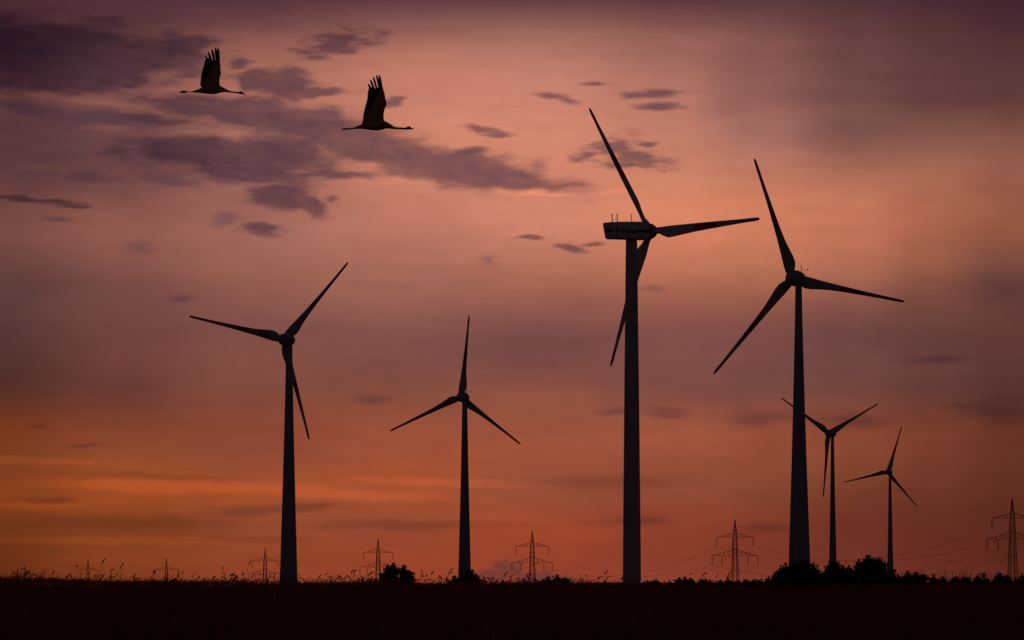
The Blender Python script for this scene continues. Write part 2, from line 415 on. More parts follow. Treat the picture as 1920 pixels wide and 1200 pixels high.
def stalks(bx, by, h, ear_len, ear_r, lean, nod, heading, stem_r):
    """bent stems, each with a drooping ear and one leaf; all arrays of length n"""
    n = len(bx); bz = zt(bx, by) - 0.05
    dirx, diry = np.cos(heading), np.sin(heading)
    VV, FF = [], []
    off = 0
    # centreline samples
    ts = [0.0, 0.45, 0.8, 1.0]
    cen = []
    for t in ts:
        d = lean * h * t ** 2
        cen.append(np.stack([bx + dirx * d, by + diry * d, bz + h * t * (1 - 0.25 * lean ** 2 * t)], 1))
    ang0 = np.arctan2(h, 2 * lean * h)
    p = cen[-1].copy(); a = ang0.copy(); ear = [p.copy()]
    K = 6
    for k in range(K):
        a = a - nod / K
        step = ear_len / K
        p = p + np.stack([dirx * np.cos(a) * step, diry * np.cos(a) * step, np.sin(a) * step], 1)
        ear.append(p.copy())
    # stem tube: 3 sides
    rings = []
    for c in cen:
        for j in range(3):
            t = 2 * np.pi * j / 3
            rings.append(c + np.stack([np.cos(t) * stem_r, np.sin(t) * stem_r, np.zeros(n)], 1))
    A = np.stack(rings, 1)                       # n, 12, 3
    m = A.shape[1]
    f = []
    for i in range(3):
        for j in range(3):
            f.append([i * 3 + j, i * 3 + (j + 1) % 3, (i + 1) * 3 + (j + 1) % 3, (i + 1) * 3 + j])
    f = np.array(f)
    VV.append(A.reshape(-1, 3)); FF.append((f[None] + (np.arange(n) * m)[:, None, None]).reshape(-1, 4) + off); off += n * m
    # ear spindle: 4 sides
    prof = [0.3, 0.9, 1.0, 1.0, 0.85, 0.6, 0.08]
    rings = []
    side = np.stack([-diry, dirx, np.zeros(n)], 1)
    for k, c in enumerate(ear):
        r = (ear_r * prof[k])[:, None]
        tang = (ear[min(k + 1, K)] - ear[max(k - 1, 0)]); tang /= np.linalg.norm(tang, axis=1, keepdims=True) + 1e-9
        up = np.cross(side, tang)
        for (ca, sa) in ((1, 0), (0, 1), (-1, 0), (0, -1)):
            rings.append(c + side * r * ca + up * r * sa)
    A = np.stack(rings, 1); m = A.shape[1]
    f = []
    for i in range(K):
        for j in range(4):
            f.append([i * 4 + j, i * 4 + (j + 1) % 4, (i + 1) * 4 + (j + 1) % 4, (i + 1) * 4 + j])
    f = np.array(f)
    VV.append(A.reshape(-1, 3)); FF.append((f[None] + (np.arange(n) * m)[:, None, None]).reshape(-1, 4) + off); off += n * m
    # leaf ribbon
    la = rng.uniform(0, 2 * np.pi, n); lx, ly = np.cos(la), np.sin(la)
    ll = h * rng.uniform(0.22, 0.38, n); lw = 0.006
    base_ = cen[0] * 0.35 + cen[1] * 0.0 + cen[2] * 0.65
    pts = []
    for t, zz, ww in ((0, 0, 0.5), (0.35, 0.45, 1), (0.7, 0.55, 0.9), (1.0, 0.25, 0.1)):
        c = base_ + np.stack([lx * ll * t, ly * ll * t, ll * zz * 0.6], 1)
        s = np.stack([-ly * lw * ww, lx * lw * ww, np.zeros(n)], 1)
        pts += [c - s, c + s]
    A = np.stack(pts, 1); m = 8
    f = np.array([[0, 1, 3, 2], [2, 3, 5, 4], [4, 5, 7, 6]])
    VV.append(A.reshape(-1, 3)); FF.append((f[None] + (np.arange(n) * m)[:, None, None]).reshape(-1, 4) + off)
    return np.concatenate(VV), np.concatenate(FF)

def wheat():
    n = 60000
    y = (36 + (138 - 36) * rng.random(n) ** 0.85) * K
    x = (rng.random(n) * 2 - 1) * (y / K * 0.205 + 3)
    m = 15000                                 # thicker ragged fringe on the crest
    yc_ = rng.uniform(92, 117, m) * K; xc_ = (rng.random(m) * 1.25 - 1) * (yc_ / K * 0.205 + 3) * 0.9
    y = np.concatenate([y, yc_]); x = np.concatenate([x, xc_]); n += m
    # clumpy height so the skyline is ragged on the left and smoother on the right
    cl = np.sin(x * 1.7 + y * 0.31) + np.sin(x * 0.63 - y * 0.7 + 2) + np.sin(x * 3.9 + y * 1.3 + 1) * 0.6
    px = x / y * F + 960
    rag = np.interp(px, [0, 1080, 1250, 1900], [1.0, 0.85, 0.35, 0.3])
    h = 0.80 + 0.030 * cl * rag + (rng.normal(0, 0.035, n) + 0.22 * rng.random(n) ** 9) * (0.3 + 0.7 * rag)
    cl2 = 0.5 + 0.5 * np.sin(x[-m:] * 2.3 + np.sin(x[-m:] * 0.9) * 2)
    h[-m:] = 0.84 + rng.exponential(0.050, m) * (0.35 + 1.3 * cl2) * rag[-m:]
    h = np.minimum(h, 1.16)
    head = np.where(rng.random(n) < 0.7, rng.normal(0.1, 0.7, n), rng.normal(math.pi, 0.7, n))
    A = stalks(x, y, h, rng.uniform(0.07, 0.12, n), rng.uniform(0.006, 0.009, n), rng.uniform(0.03, 0.16, n),
               rng.uniform(0.3, 2.3, n), head, np.full(n, 0.0017))
    return A

V1, F1 = wheat()

def tall():
    """taller rye ears standing out of the crop, scattered where the photograph shows them"""
    P = []
    def cluster(px0, px1, top0, top1, k, y0=46, y1=86):
        for _ in range(k):
            px = random.uniform(px0, px1); Y = random.uniform(y0, y1)
            py = top1 + 2 - (top1 + 2 - top0) * random.random() ** 1.8
            P.append((px, py, Y))
    cluster(0, 560, 1076, 1091, 130)
    cluster(0, 240, 1072, 1087, 26)
    cluster(0, 60, 1066, 1082, 15)
    cluster(270, 340, 1071, 1086, 14)
    cluster(420, 525, 1075, 1088, 34)
    cluster(560, 760, 1079, 1091, 60)
    cluster(640, 700, 1070, 1086, 16)
    cluster(780, 840, 1072, 1088, 16)
    cluster(760, 1080, 1081, 1093, 44)
    cluster(900, 1010, 1076, 1088, 13)
    cluster(1060, 1200, 1080, 1092, 20)
    cluster(1290, 1480, 1084, 1092, 16, 60, 95)
    for px, py in ((178,1047),(172,1058),(217,1056),(218,1062),(198,1069),(62,1069),(78,1072),(412,1064),(444,1055),(350,1073),(436,1075),(446,1074),
                   (277,1070),(592,1078),(596,1075),(832,1068),(823,1073),(929,1076),(950,1080),(983,1076),(1111,1073),(1109,1078),(1130,1084),(1150,1083),
                   (1281,1075),(1308,1077),(1335,1079),(1346,1079),(1352,1081),(16,1064),(8,1070),(658,1069),(672,1072),(798,1074)):
        P.append((px, py, random.uniform(50, 66)))
    pts = np.array([list(at(px, py, Y)) for px, py, Y in P])
    n = len(pts)
    h = pts[:, 2] - zt(pts[:, 0], pts[:, 1]) - 0.0
    h = np.clip(h, 0.5, 2.2)
    head = np.where(rng.random(n) < 0.72, rng.normal(0.05, 0.4, n), rng.normal(math.pi, 0.4, n))
    return stalks(pts[:, 0], pts[:, 1], h, rng.uniform(0.08, 0.15, n), rng.uniform(0.008, 0.013, n), rng.uniform(0.02, 0.12, n),
                  rng.uniform(0.3, 2.0, n), head, np.full(n, 0.0020))
V2, F2 = tall()
wh = np_mesh('wheat_crop', np.concatenate([V1, V2]), np.concatenate([F1, F2 + len(V1)]), M_WHEAT)
tag(wh, 'dark ripe cereal crop filling the foreground, ears drooping above the skyline', 'crop', None, 'stuff')

# ------------------------------------------------------------------ wind turbines
def blade_mesh(name, prof, twist0, m):
    bm = bmesh.new(); rings = []
    n = 14
    for (r, le, te, th) in prof:
        tw = R(twist0) * max(0.0, 1 - r / 26.0) ** 1.5
        ring = []
        for i in range(n):
            t = 2 * math.pi * i / n
            cx = (le + te) / 2 + math.cos(t) * (te - le) / 2
            k = 1.0 if r < 3.2 else (1 - 0.55 * (math.cos(t) * .5 + .5))      # thin trailing edge
            cy = math.sin(t) * th / 2 * k
            ring.append((cx * math.cos(tw) - cy * math.sin(tw), cx * math.sin(tw) + cy * math.cos(tw) + 0.0006 * r * r, r))
        rings.append(ring)
    loft(bm, rings)
    bmesh.ops.recalc_face_normals(bm, faces=bm.faces)
    me = bpy.data.meshes.new(name); bm.to_mesh(me); bm.free(); me.shade_smooth()
    me.materials.append(m)
    return me

# radius, leading edge, trailing edge, thickness (metres, rotor radius 36)
E_PROF = [(1.6,-1.15,1.15,2.2),(2.3,-1.2,1.25,2.0),(3.0,-1.2,1.6,1.6),(4.2,-1.2,1.9,1.2),(6.0,-1.1,1.85,0.9),(8.5,-0.95,1.45,0.7),(12,-0.8,1.05,0.55),
          (16,-0.68,0.82,0.42),(21,-0.55,0.65,0.32),(26,-0.47,0.5,0.24),(31,-0.4,0.36,0.17),(34,-0.40,0.34,0.12),(35.3,-0.34,0.26,0.08),(35.8,-0.24,0.14,0.06),(36,-0.1,0.02,0.04)]
V_PROF = [(1.2,-0.8,0.8,1.6),(2.6,-0.8,0.8,1.6),(3.6,-0.85,1.0,1.4),(5.4,-0.95,1.75,1.0),(7.0,-0.95,2.3,0.8),(8.2,-0.92,2.2,0.7),(11,-0.85,1.8,0.55),
          (16,-0.75,1.3,0.42),(21,-0.66,1.0,0.32),(26,-0.56,0.74,0.24),(31,-0.46,0.5,0.17),(34.4,-0.48,0.42,0.12),(35.4,-0.40,0.32,0.08),(35.85,-0.28,0.18,0.06),(36,-0.1,0.02,0.04)]
E_PROF = [(r_, a_ * 1.12, b_ * 1.12, c_) if r_ > 2 else (r_, a_, b_, c_) for r_, a_, b_, c_ in E_PROF]
ME_E = blade_mesh('blade_wide_root', E_PROF, -14, M_BLADE_DIM)
ME_V = blade_mesh('blade_round_root', V_PROF, -42, M_BLADE)

def lathe_y(bm, prof, n=32):
    """(y, radius) profile turned about the Y axis"""
    loft(bm, [[(math.cos(2 * math.pi * i / n) * r, y, math.sin(2 * math.pi * i / n) * r) for i in range(n)] for y, r in prof])

RTILT = R(5)
def turbine(tips, hubpx, D, tower, label, kind, yawsign, base_w, top_w, over, zlow):
    """tips: the three blade tips in the photo; tower: photo column of the tower axis at its top"""
    D = D * K
    ct_, st_ = math.cos(RTILT), math.sin(RTILT)
    c_, s_ = math.cos(TILT), math.sin(TILT)
    def proj(p):
        x, y, z = p[0], p[1], p[2] - CAM.z
        return 960 + F * x / (y * c_ + z * s_), 600 - F * (z * c_ - y * s_) / (y * c_ + z * s_)
    def resid(q):
        tx, cz, rad, th, yaw = q
        out = []
        cy, sy = math.cos(yaw), math.sin(yaw)
        for k, (px, py) in enumerate(tips):
            t = th + order[k] * 2 * math.pi / 3
            lx, ly, lz = math.sin(t) * rad, over + .78, math.cos(t) * rad
            ly, lz = ly * ct_ - lz * st_, ly * st_ + lz * ct_
            u, v = proj((tx + lx * cy - ly * sy, D + lx * sy + ly * cy, cz + lz))
            out += [u - px, v - py]
        u, v = proj((tx, D, cz - 3))
        out.append((u - tower) * 2.5)
        return np.array(out)
    m_ = D / F
    best = None
    for order in ((0, 1, 2), (0, 2, 1)):
        for t0 in range(0, 360, 20):
            q = np.array([(tower - 960) * m_, 2 + (HOR - sum(t[1] for t in tips) / 3) * m_, 36.0, R(t0), R(30) * yawsign])
            for it in range(25):
                r0 = resid(q); J = np.zeros((7, 5))
                for a in range(5):
                    dq = q.copy(); hstep = 1e-4; dq[a] += hstep; J[:, a] = (resid(dq) - r0) / hstep
                q = q - np.linalg.solve(J.T @ J + 1e-3 * np.diag(np.diag(J.T @ J)) + 1e-9 * np.eye(5), J.T @ r0)
            er = float((resid(q) ** 2).sum())
            if q[2] > 20 and q[4] * yawsign > 0 and abs(q[4]) < R(80) and (best is None or er < best[0]): best = (er, q)
    print('fit', label[:20], [round(float(v), 3) for v in [best[0], *best[1]]])
    tx, cz, Rr, th, yaw = [float(v) for v in best[1]]
    zb = float(zt(tx, D)) - 0.4
    e = empty('wind_turbine', (tx, D, zb), yaw)
    tag(e, label, 'wind turbine', 'wind turbines standing across the field')
    hz = cz - zb
    # tower
    bm = bmesh.new(); n = 40
    top = hz - zlow; rings = []
    for k in range(13):
        t = k / 12.0
        if kind == 'E': w = base_w + (top_w - base_w) * (1 - (1 - t) ** 1.25)
        else: w = base_w + (top_w - base_w) * t ** 1.2
        rings.append([(math.cos(2 * math.pi * i / n) * w / 2, math.sin(2 * math.pi * i / n) * w / 2, top * t) for i in range(n)])
    loft(bm, rings)
    tw = build('tower', bm, M_CONC if kind == 'E' else M_TOWER, e)
    bm = bmesh.new()                                 # door low on the tower side facing the viewer
    return e, hz, Rr, th, tw, bm, base_w, yaw

def finish_tower(tw, bm, base_w, yaw):
    a = -math.pi / 2 - yaw + 0.5
    r = base_w / 2 - 0.02
    for u0, u1, z0, z1, d in ((-.5, .5, 0.9, 3.2, 0.12),):
        c, s = math.cos(a), math.sin(a)
        pts = []
        for dd in (0, d):
            for (u, z) in ((u0, z0), (u1, z0), (u1, z1), (u0, z1)):
                pts.append((c * (r + dd) - s * u, s * (r + dd) + c * u, z))
        loft(bm, [pts[:4], pts[4:]])
    build('door', bm, M_DARK, tw, False)

def blades(e, me, hz, Rr, th, over):
    for k in range(3):
        b = bpy.data.objects.new('blade', me); COL.objects.link(b); b.parent = e
        b.location = (0, over * math.cos(RTILT), hz + over * math.sin(RTILT)); b.scale = (1, 1, Rr / 36.0)
        b.rotation_mode = 'QUATERNION'
        b.rotation_quaternion = Quaternion((1, 0, 0), RTILT) @ Quaternion((0, 1, 0), th + k * 2 * math.pi / 3)

def seat(o, H, tilt=None):
    o.location = (0, 0, H); o.rotation_euler = (RTILT if tilt is None else tilt, 0, 0)

def mk_E(tips, D, tower, label, base_w, top_w):
    e, hz, Rr, th, tw, dbm, bw, yaw = turbine(tips, None, D, tower, label, 'E', 1, base_w, top_w, 4.4, 1.2)
    finish_tower(tw, dbm, bw, yaw)
    H = hz; hz = 0.0
    bm = bmesh.new()
    lathe_y(bm, [(-2.6, .05), (-2.5, .8), (-2.1, 1.25), (-1.4, 1.65), (-0.5, 1.95), (0.6, 2.16), (1.7, 2.26), (2.6, 2.26), (3.1, 2.2), (3.15, 2.0)])
    for v in bm.verts: v.co.z += hz
    nac = build('nacelle', bm, M_HUB, e); seat(nac, H)
    bm = bmesh.new()                                  # mast with wind vane boom on the tail
    beam(bm, (0.3, -1.0, hz + 1.3), (0.3, -1.0, hz + 3.9), .11)
    beam(bm, (0.3, -1.0, hz + 2.4), (2.2, -1.5, hz + 2.5), .12)
    beam(bm, (2.05, -1.5, hz + 2.3), (2.05, -1.5, hz + 2.85), .22)
    beam(bm, (0.3, -1.0, hz + 2.9), (0.5, -1.0, hz + 3.1), .3)
    build('wind_sensor_mast', bm, M_DARK, nac, False)
    bm = bmesh.new()
    lathe_y(bm, [(3.2, 1.9), (3.25, 2.08), (4.6, 2.05), (5.2, 1.7), (5.7, 1.1), (5.95, .35), (6.0, .04)])
    for k in range(3):
        t = th + k * 2 * math.pi / 3
        d = Vector((math.sin(t), 0, math.cos(t)))
        beam(bm, Vector((0, 4.4, 0)) + d * 1.2, Vector((0, 4.4, 0)) + d * 2.6, 1.95, 20, 1.9)
    for v in bm.verts: v.co.z += hz
    seat(build('rotor_hub', bm, M_HUB, e), H)
    blades(e, ME_E, H, Rr, th, 4.4)
    return e

mk_E([(653, 492), (354, 593), (579, 824)], 970, 542.5, 'leftmost turbine, grey tapered tower with its lower blade crossing behind the tower', 6.7, 2.15)
mk_E([(880, 591), (731, 808), (976, 833)], 1212, 871.3, 'mid-sized turbine with one blade straight up, a round bush at its foot', 6.2, 2.2)
mk_E([(1413, 296), (1696, 568), (1340, 700)], 788, 1497.2, 'tall turbine with egg-shaped hub and wide-based tower behind a dark round bush', 6.8, 1.8)
mk_E([(1466, 745), (1647, 757), (1545, 934)], 1582, 1560.3, 'turbine with blades in a Y shape, partly behind the wide-based tower', 5.0, 1.75)
mk_E([(1691, 799), (1583, 904), (1720, 951)], 2074, 1668.3, 'smallest and farthest turbine, thin tower right of the largest bush', 5.4, 1.9)

# the turbine seen from its side
e, hz, Rr, th, tw, dbm, bw, yaw = turbine([(1101, 201), (1419, 411), (1142, 688)], None, 690, 1186.0,
    'nearest and tallest turbine, seen from the side, long nacelle with dark stripe and red-banded blades', 'V', -1, 4.5, 2.75, 6.2, 1.5)
finish_tower(tw, dbm, bw, yaw)
H = hz; hz = 0.0
def rrect(y, zb_, ztp, w, rad, n=5):
    pts = []
    for (cx, cz, a0) in ((w/2 - rad, ztp - rad, 0), (-w/2 + rad, ztp - rad, 90), (-w/2 + rad, zb_ + rad, 180), (w/2 - rad, zb_ + rad, 270)):
        for i in range(n + 1):
            a = R(a0 + 90 * i / n)
            pts.append((cx + math.cos(a) * rad, y(cz) if callable(y) else y, cz + math.sin(a) * rad + hz))
    return pts
def rr(y, zb_, ztp, w, rad, lean=0.0):
    p = rrect(y, zb_, ztp, w, rad)
    return [(a, b - lean * (c - hz - zb_) / 4.0, c) for a, b, c in p]
bm = bmesh.new()
STA = [(-7.35, 1.45), (-7.25, 1.6), (-7.0, 1.70), (-4.6, 1.75), (0, 1.75), (2.6, 1.75), (3.8, 1.70), (4.6, 1.55)]
loft(bm, [rr(-7.35, -1.6, 2.0, 2.9, .5, 0.9), rr(-7.25, -1.75, 2.15, 3.2, .5, 0.9), rr(-7.0, -1.83, 2.25, 3.4, .5, 0.85), rr(-4.6, -1.83, 2.42, 3.5, .6, 0.3), rr(0, -1.83, 2.55, 3.5, .6),
          rr(2.6, -1.83, 2.6, 3.5, .65), rr(3.8, -1.85, 2.4, 3.4, .75), rr(4.6, -1.8, 1.7, 3.1, .9), rr(4.85, -1.6, 1.5, 2.9, .95)])
nac = build('nacelle', bm, M_NAC, e); seat(nac, H, R(1.5))
def hwid(y): return float(np.interp(y, [a for a, b in STA], [b for a, b in STA]))
def band(y0, y1):
    bm = bmesh.new(); rings = []
    for y in sorted({y0, y1} | {a for a, b in STA if y0 < a < y1}):
        w = hwid(y) + .03
        rings.append([(w, y, hz - .12), (w, y, hz + .58), (w - .3, y, hz + .58), (w - .3, y, hz - .12)])
    loft(bm, rings)
    build('side_stripe', bm, M_NAVY, nac, False)
band(-7.55, -5.5); band(0.35, 4.3)
bm = bmesh.new()
yb = -7.35 - 0.9 * (1.9 / 4.0) - .06
loft(bm, [[(-1.45, yb, hz - .12), (1.45, yb, hz - .12), (1.45, yb, hz + .58), (-1.45, yb, hz + .58)],
          [(-1.45, yb + .3, hz - .12), (1.45, yb + .3, hz - .12), (1.45, yb + .3, hz + .58), (-1.45, yb + .3, hz + .58)]])
build('tail_stripe', bm, M_NAVY, nac, False)
bm = bmesh.new()
loft(bm, [[(1.79, -6.75, hz - 1.3), (1.79, -6.55, hz - 1.3), (1.79, -6.45, hz + 1.3), (1.79, -6.65, hz + 1.3)],
          [(1.3, -6.75, hz - 1.3), (1.3, -6.55, hz - 1.3), (1.3, -6.45, hz + 1.3), (1.3, -6.65, hz + 1.3)]])
build('tail_edge_strip', bm, M_DARK, nac, False)  # dark strip added to draw the tail's corner edge, not a hatch
cu = bpy.data.curves.new('lettering', 'FONT'); cu.body = 'Vestas'; cu.size = 1.75; cu.shear = 0.25; cu.offset = 0.03; cu.extrude = 0.02
cu.align_x = 'CENTER'
to = bpy.data.objects.new('lettering_source', cu)
me = bpy.data.meshes.new_from_object(to); bpy.data.objects.remove(to)
lt = link_mesh('lettering', me, M_NAVY, nac)
xs_ = [v.co.x for v in me.vertices]; k_ = 5.5 / (max(xs_) - min(xs_))
lt.matrix_local = Matrix(((0, 0, 1, 1.785), (k_, 0, 0, -2.6), (0, 0.95, 0, hz - 0.30), (0, 0, 0, 1)))
bm = bmesh.new()
for y in (-7.2, -5.5):
    beam(bm, (0.9, y, hz + 1.8), (0.9, y - .12, hz + 4.2), .18)
    beam(bm, (0.9, y - .12, hz + 3.8), (0.9, y - .35, hz + 4.2), .07)
    beam(bm, (0.9, y - .12, hz + 3.8), (0.9, y + .15, hz + 4.2), .07)
beam(bm, (0.9, -7.2, hz + 2.8), (0.9, -5.5, hz + 2.95), .09)
build('sensor_rack', bm, M_DARK, nac, False)
bm = bmesh.new()
beam(bm, (0.3, -0.2, hz + 2.5), (0.3, -0.2, hz + 4.5), .14)
beam(bm, (0.3, -0.2, hz + 4.2), (0.3, -0.2, hz + 4.45), .2)
beam(bm, (0.3, 0.2, hz + 2.3), (0.3, 0.4, hz + 2.7), .16)
build('lightning_rod', bm, M_DARK, nac, False)
bm = bmesh.new()
lathe_y(bm, [(4.9, 1.3), (5.0, 1.75), (5.6, 1.95), (6.6, 1.9), (7.4, 1.5), (8.0, .8), (8.25, .1)])
for k in range(3):
    t = th + k * 2 * math.pi / 3
    d = Vector((math.sin(t), 0, math.cos(t)))
    beam(bm, Vector((0, 6.2, 0)) + d * 1.0, Vector((0, 6.2, 0)) + d * 2.3, 1.65, 20, 1.5)
for v in bm.verts: v.co.z += hz
seat(build('rotor_hub', bm, M_HUB, e), H)
blades(e, ME_V, H, Rr, th, 6.2)

# ------------------------------------------------------------------ power line
PH = 37.0
PYL = [(2290, 886, 1040), (1898, 934, 1231), (1378, 974, 1390), (998, 995, 1574), (709, 1010, 1778), (497, 1028, 1965), (312, 1047, 2150), (165, 1049, 2341), (47, 1060, 2546), (33, 1066, 2760)]
tips3 = [at(a, b, d) for a, b, d in PYL]
ANG = math.atan2(96, 203 * K)            # the line recedes to the left; arms stand square to it
def pyl_mast():
    bm = bmesh.new()
    def hw(z):                       # half width of the shaft
        return float(np.interp(z, [-8, 0, PH - 17.7, PH - 8.7, PH], [1.95, 1.75, 1.12, 0.87, 0.06]))
    zs = [-6, 0, 4, 7.5, 10.8, 13.8, 16.6, 19.3, 21.6, 23.8, 26.0, 28.3, 30.3, 32.5, 34.8, PH]
    cor = lambda z: [Vector((sx * hw(z), sy * hw(z), z)) for sx, sy in ((-1, -1), (1, -1), (1, 1), (-1, 1))]
    for z0, z1 in zip(zs[:-1], zs[1:]):
        a, b = cor(z0), cor(z1)
        for i in range(4):
            j = (i + 1) % 4
            beam(bm, a[i], b[i], .27 if z0 < 26 else .2)
            beam(bm, a[i], b[j], .10); beam(bm, a[j], b[i], .10)
            if z0 > 3: beam(bm, a[i], a[j], .09)
    return bm
def pyl_arm(zc, zt_, half):
    bm = bmesh.new(); w = 0.9
    for s in (-1, 1):
        tip = Vector((s * half, 0, zc))
        for sy in (-1, 1):
            rt = Vector((s * w, sy * w, zc)); up = Vector((s * w * .8, sy * w * .8, zt_))
            beam(bm, rt, tip, .2); beam(bm, up, tip, .17)
            for k in range(1, 5):
                t0, t1 = k / 5.0, (k + .5) / 5.0
                beam(bm, rt.lerp(tip, t0), up.lerp(tip, t0), .08)
                beam(bm, rt.lerp(tip, t0), up.lerp(tip, t1), .08)
        for k in range(1, 5):
            t0 = k / 5.0
            beam(bm, Vector((s * w, -w, zc)).lerp(tip, t0), Vector((s * w, w, zc)).lerp(tip, t0), .08)
    beam(bm, (-w, -w, zc), (w, -w, zc), .2); beam(bm, (-w, w, zc), (w, w, zc), .2)
    return bm
Z_UP, Z_LO = PH - 8.7, PH - 17.7
HU, HL, HL2 = 9.4, 11.7, 6.7
INS = 4.3
proto = empty('power_pylon', (0, 0, 0), ANG)
build('lattice_mast', pyl_mast(), M_STEEL, proto, False)
build('crossarm', pyl_arm(Z_UP, Z_UP + 2.2, HU), M_STEEL, proto, False)
build('crossarm', pyl_arm(Z_LO, Z_LO + 2.9, HL), M_STEEL, proto, False)
ins_me = None
HANG = [(-HU, Z_UP), (HU, Z_UP), (-HL, Z_LO), (-HL2, Z_LO), (HL2, Z_LO), (HL, Z_LO)]
for hx, hzz in HANG:
    if ins_me is None:
        bm = bmesh.new()
        for s in (-.22, .22):
            beam(bm, (s, 0, 0), (s, 0, -INS), .12, 6)
            for k in range(14):
                z = -0.3 - k * (INS - .6) / 13
                beam(bm, (s, 0, z), (s, 0, z - .1), .3, 8, .12)
        beam(bm, (-.4, 0, -INS), (.4, 0, -INS), .16)
        o = build('insulator', bm, M_GLASSI, proto, False); ins_me = o.data
    else:
        o = bpy.data.objects.new('insulator', ins_me); COL.objects.link(o); o.parent = proto
    o.location = (hx, 0, hzz)
PL = ['nearest lattice pylon, largest, past the right end of the shrubs',
      'large steel lattice pylon standing behind the right end of the low shrubs',
      'lattice pylon between the side-on turbine and the wide-based tower',
      'lattice pylon in front of the low mauve cloud, right of the turbine with the bush',
      'lattice pylon just left of and behind the ragged twin-lobed bush',
      'lattice pylon just left of the leftmost turbine tower foot',
      'lattice pylon with only its upper arm clear of the ears, left of the leftmost turbine',
      'small lattice pylon rising behind the tallest drooping ears on the left',
      'tiny pylon tip just above the crop near the left edge',
      'faintest pylon tip above the crop, nearest the left edge']
for i, p in enumerate(tips3):
    if i == 0: o = proto
    else:
        o = proto.copy(); COL.objects.link(o)
        for ch in proto.children:
            c = ch.copy(); COL.objects.link(c); c.parent = o
    o.location = (p.x, p.y, p.z - PH)
    tag(o, PL[i], 'pylon', 'lattice pylons of the power line')

def wire(off, z, sag, rad, label, name='power_line', spacer=False):
    bm = bmesh.new(); rings = []; pts = []
    ca, sa = math.cos(ANG), math.sin(ANG)
    K = 22
    for a, b in zip(tips3[:-1], tips3[1:]):
        A = Vector((a.x + off * ca, a.y + off * sa, a.z - PH + z)); B = Vector((b.x + off * ca, b.y + off * sa, b.z - PH + z))
        Ls = (B - A).length
        sg = sag * (Ls / 360.0) ** 2
        for k in range(K):
            t = k / K
            p = A.lerp(B, t); p.z -= 4 * sg * t * (1 - t); pts.append(p)
        if spacer:
            for t in (.12, .3, .5, .7, .88):
                p = A.lerp(B, t); p.z -= 4 * sg * t * (1 - t)
                beam(bm, p + Vector((-.25, 0, -.25)), p + Vector((.25, 0, .25)), .25)
    pts.append(B)
    for p in pts:
        rings.append([(p.x, p.y + rad * math.cos(t), p.z + rad * math.sin(t)) for t in (0, 2.094, 4.189)])
    loft(bm, rings)
    o = build(name, bm, M_WIRE, None, False)
    tag(o, label, 'power line', 'wires strung along the pylons')
wire(-HU, Z_UP - INS, 16.5, .05, 'conductor hung from the left ends of the upper pylon arms', spacer=True)
wire(HU, Z_UP - INS, 16.5, .05, 'conductor hung from the right ends of the upper pylon arms', spacer=True)
wire(-HL, Z_LO - INS, 16.0, .046, 'conductor hung from the far left ends of the lower pylon arms', spacer=True)
wire(-HL2, Z_LO - INS, 16.0, .046, 'conductor hung from the inner left insulators of the lower arms')
wire(HL2, Z_LO - INS, 16.0, .046, 'conductor hung from the inner right insulators of the lower arms')
wire(HL, Z_LO - INS, 16.0, .046, 'conductor hung from the far right ends of the lower pylon arms', spacer=True)
wire(0, PH - .1, 12.0, .02, 'thin earth wire strung between the pylon tips', 'earth_wire')

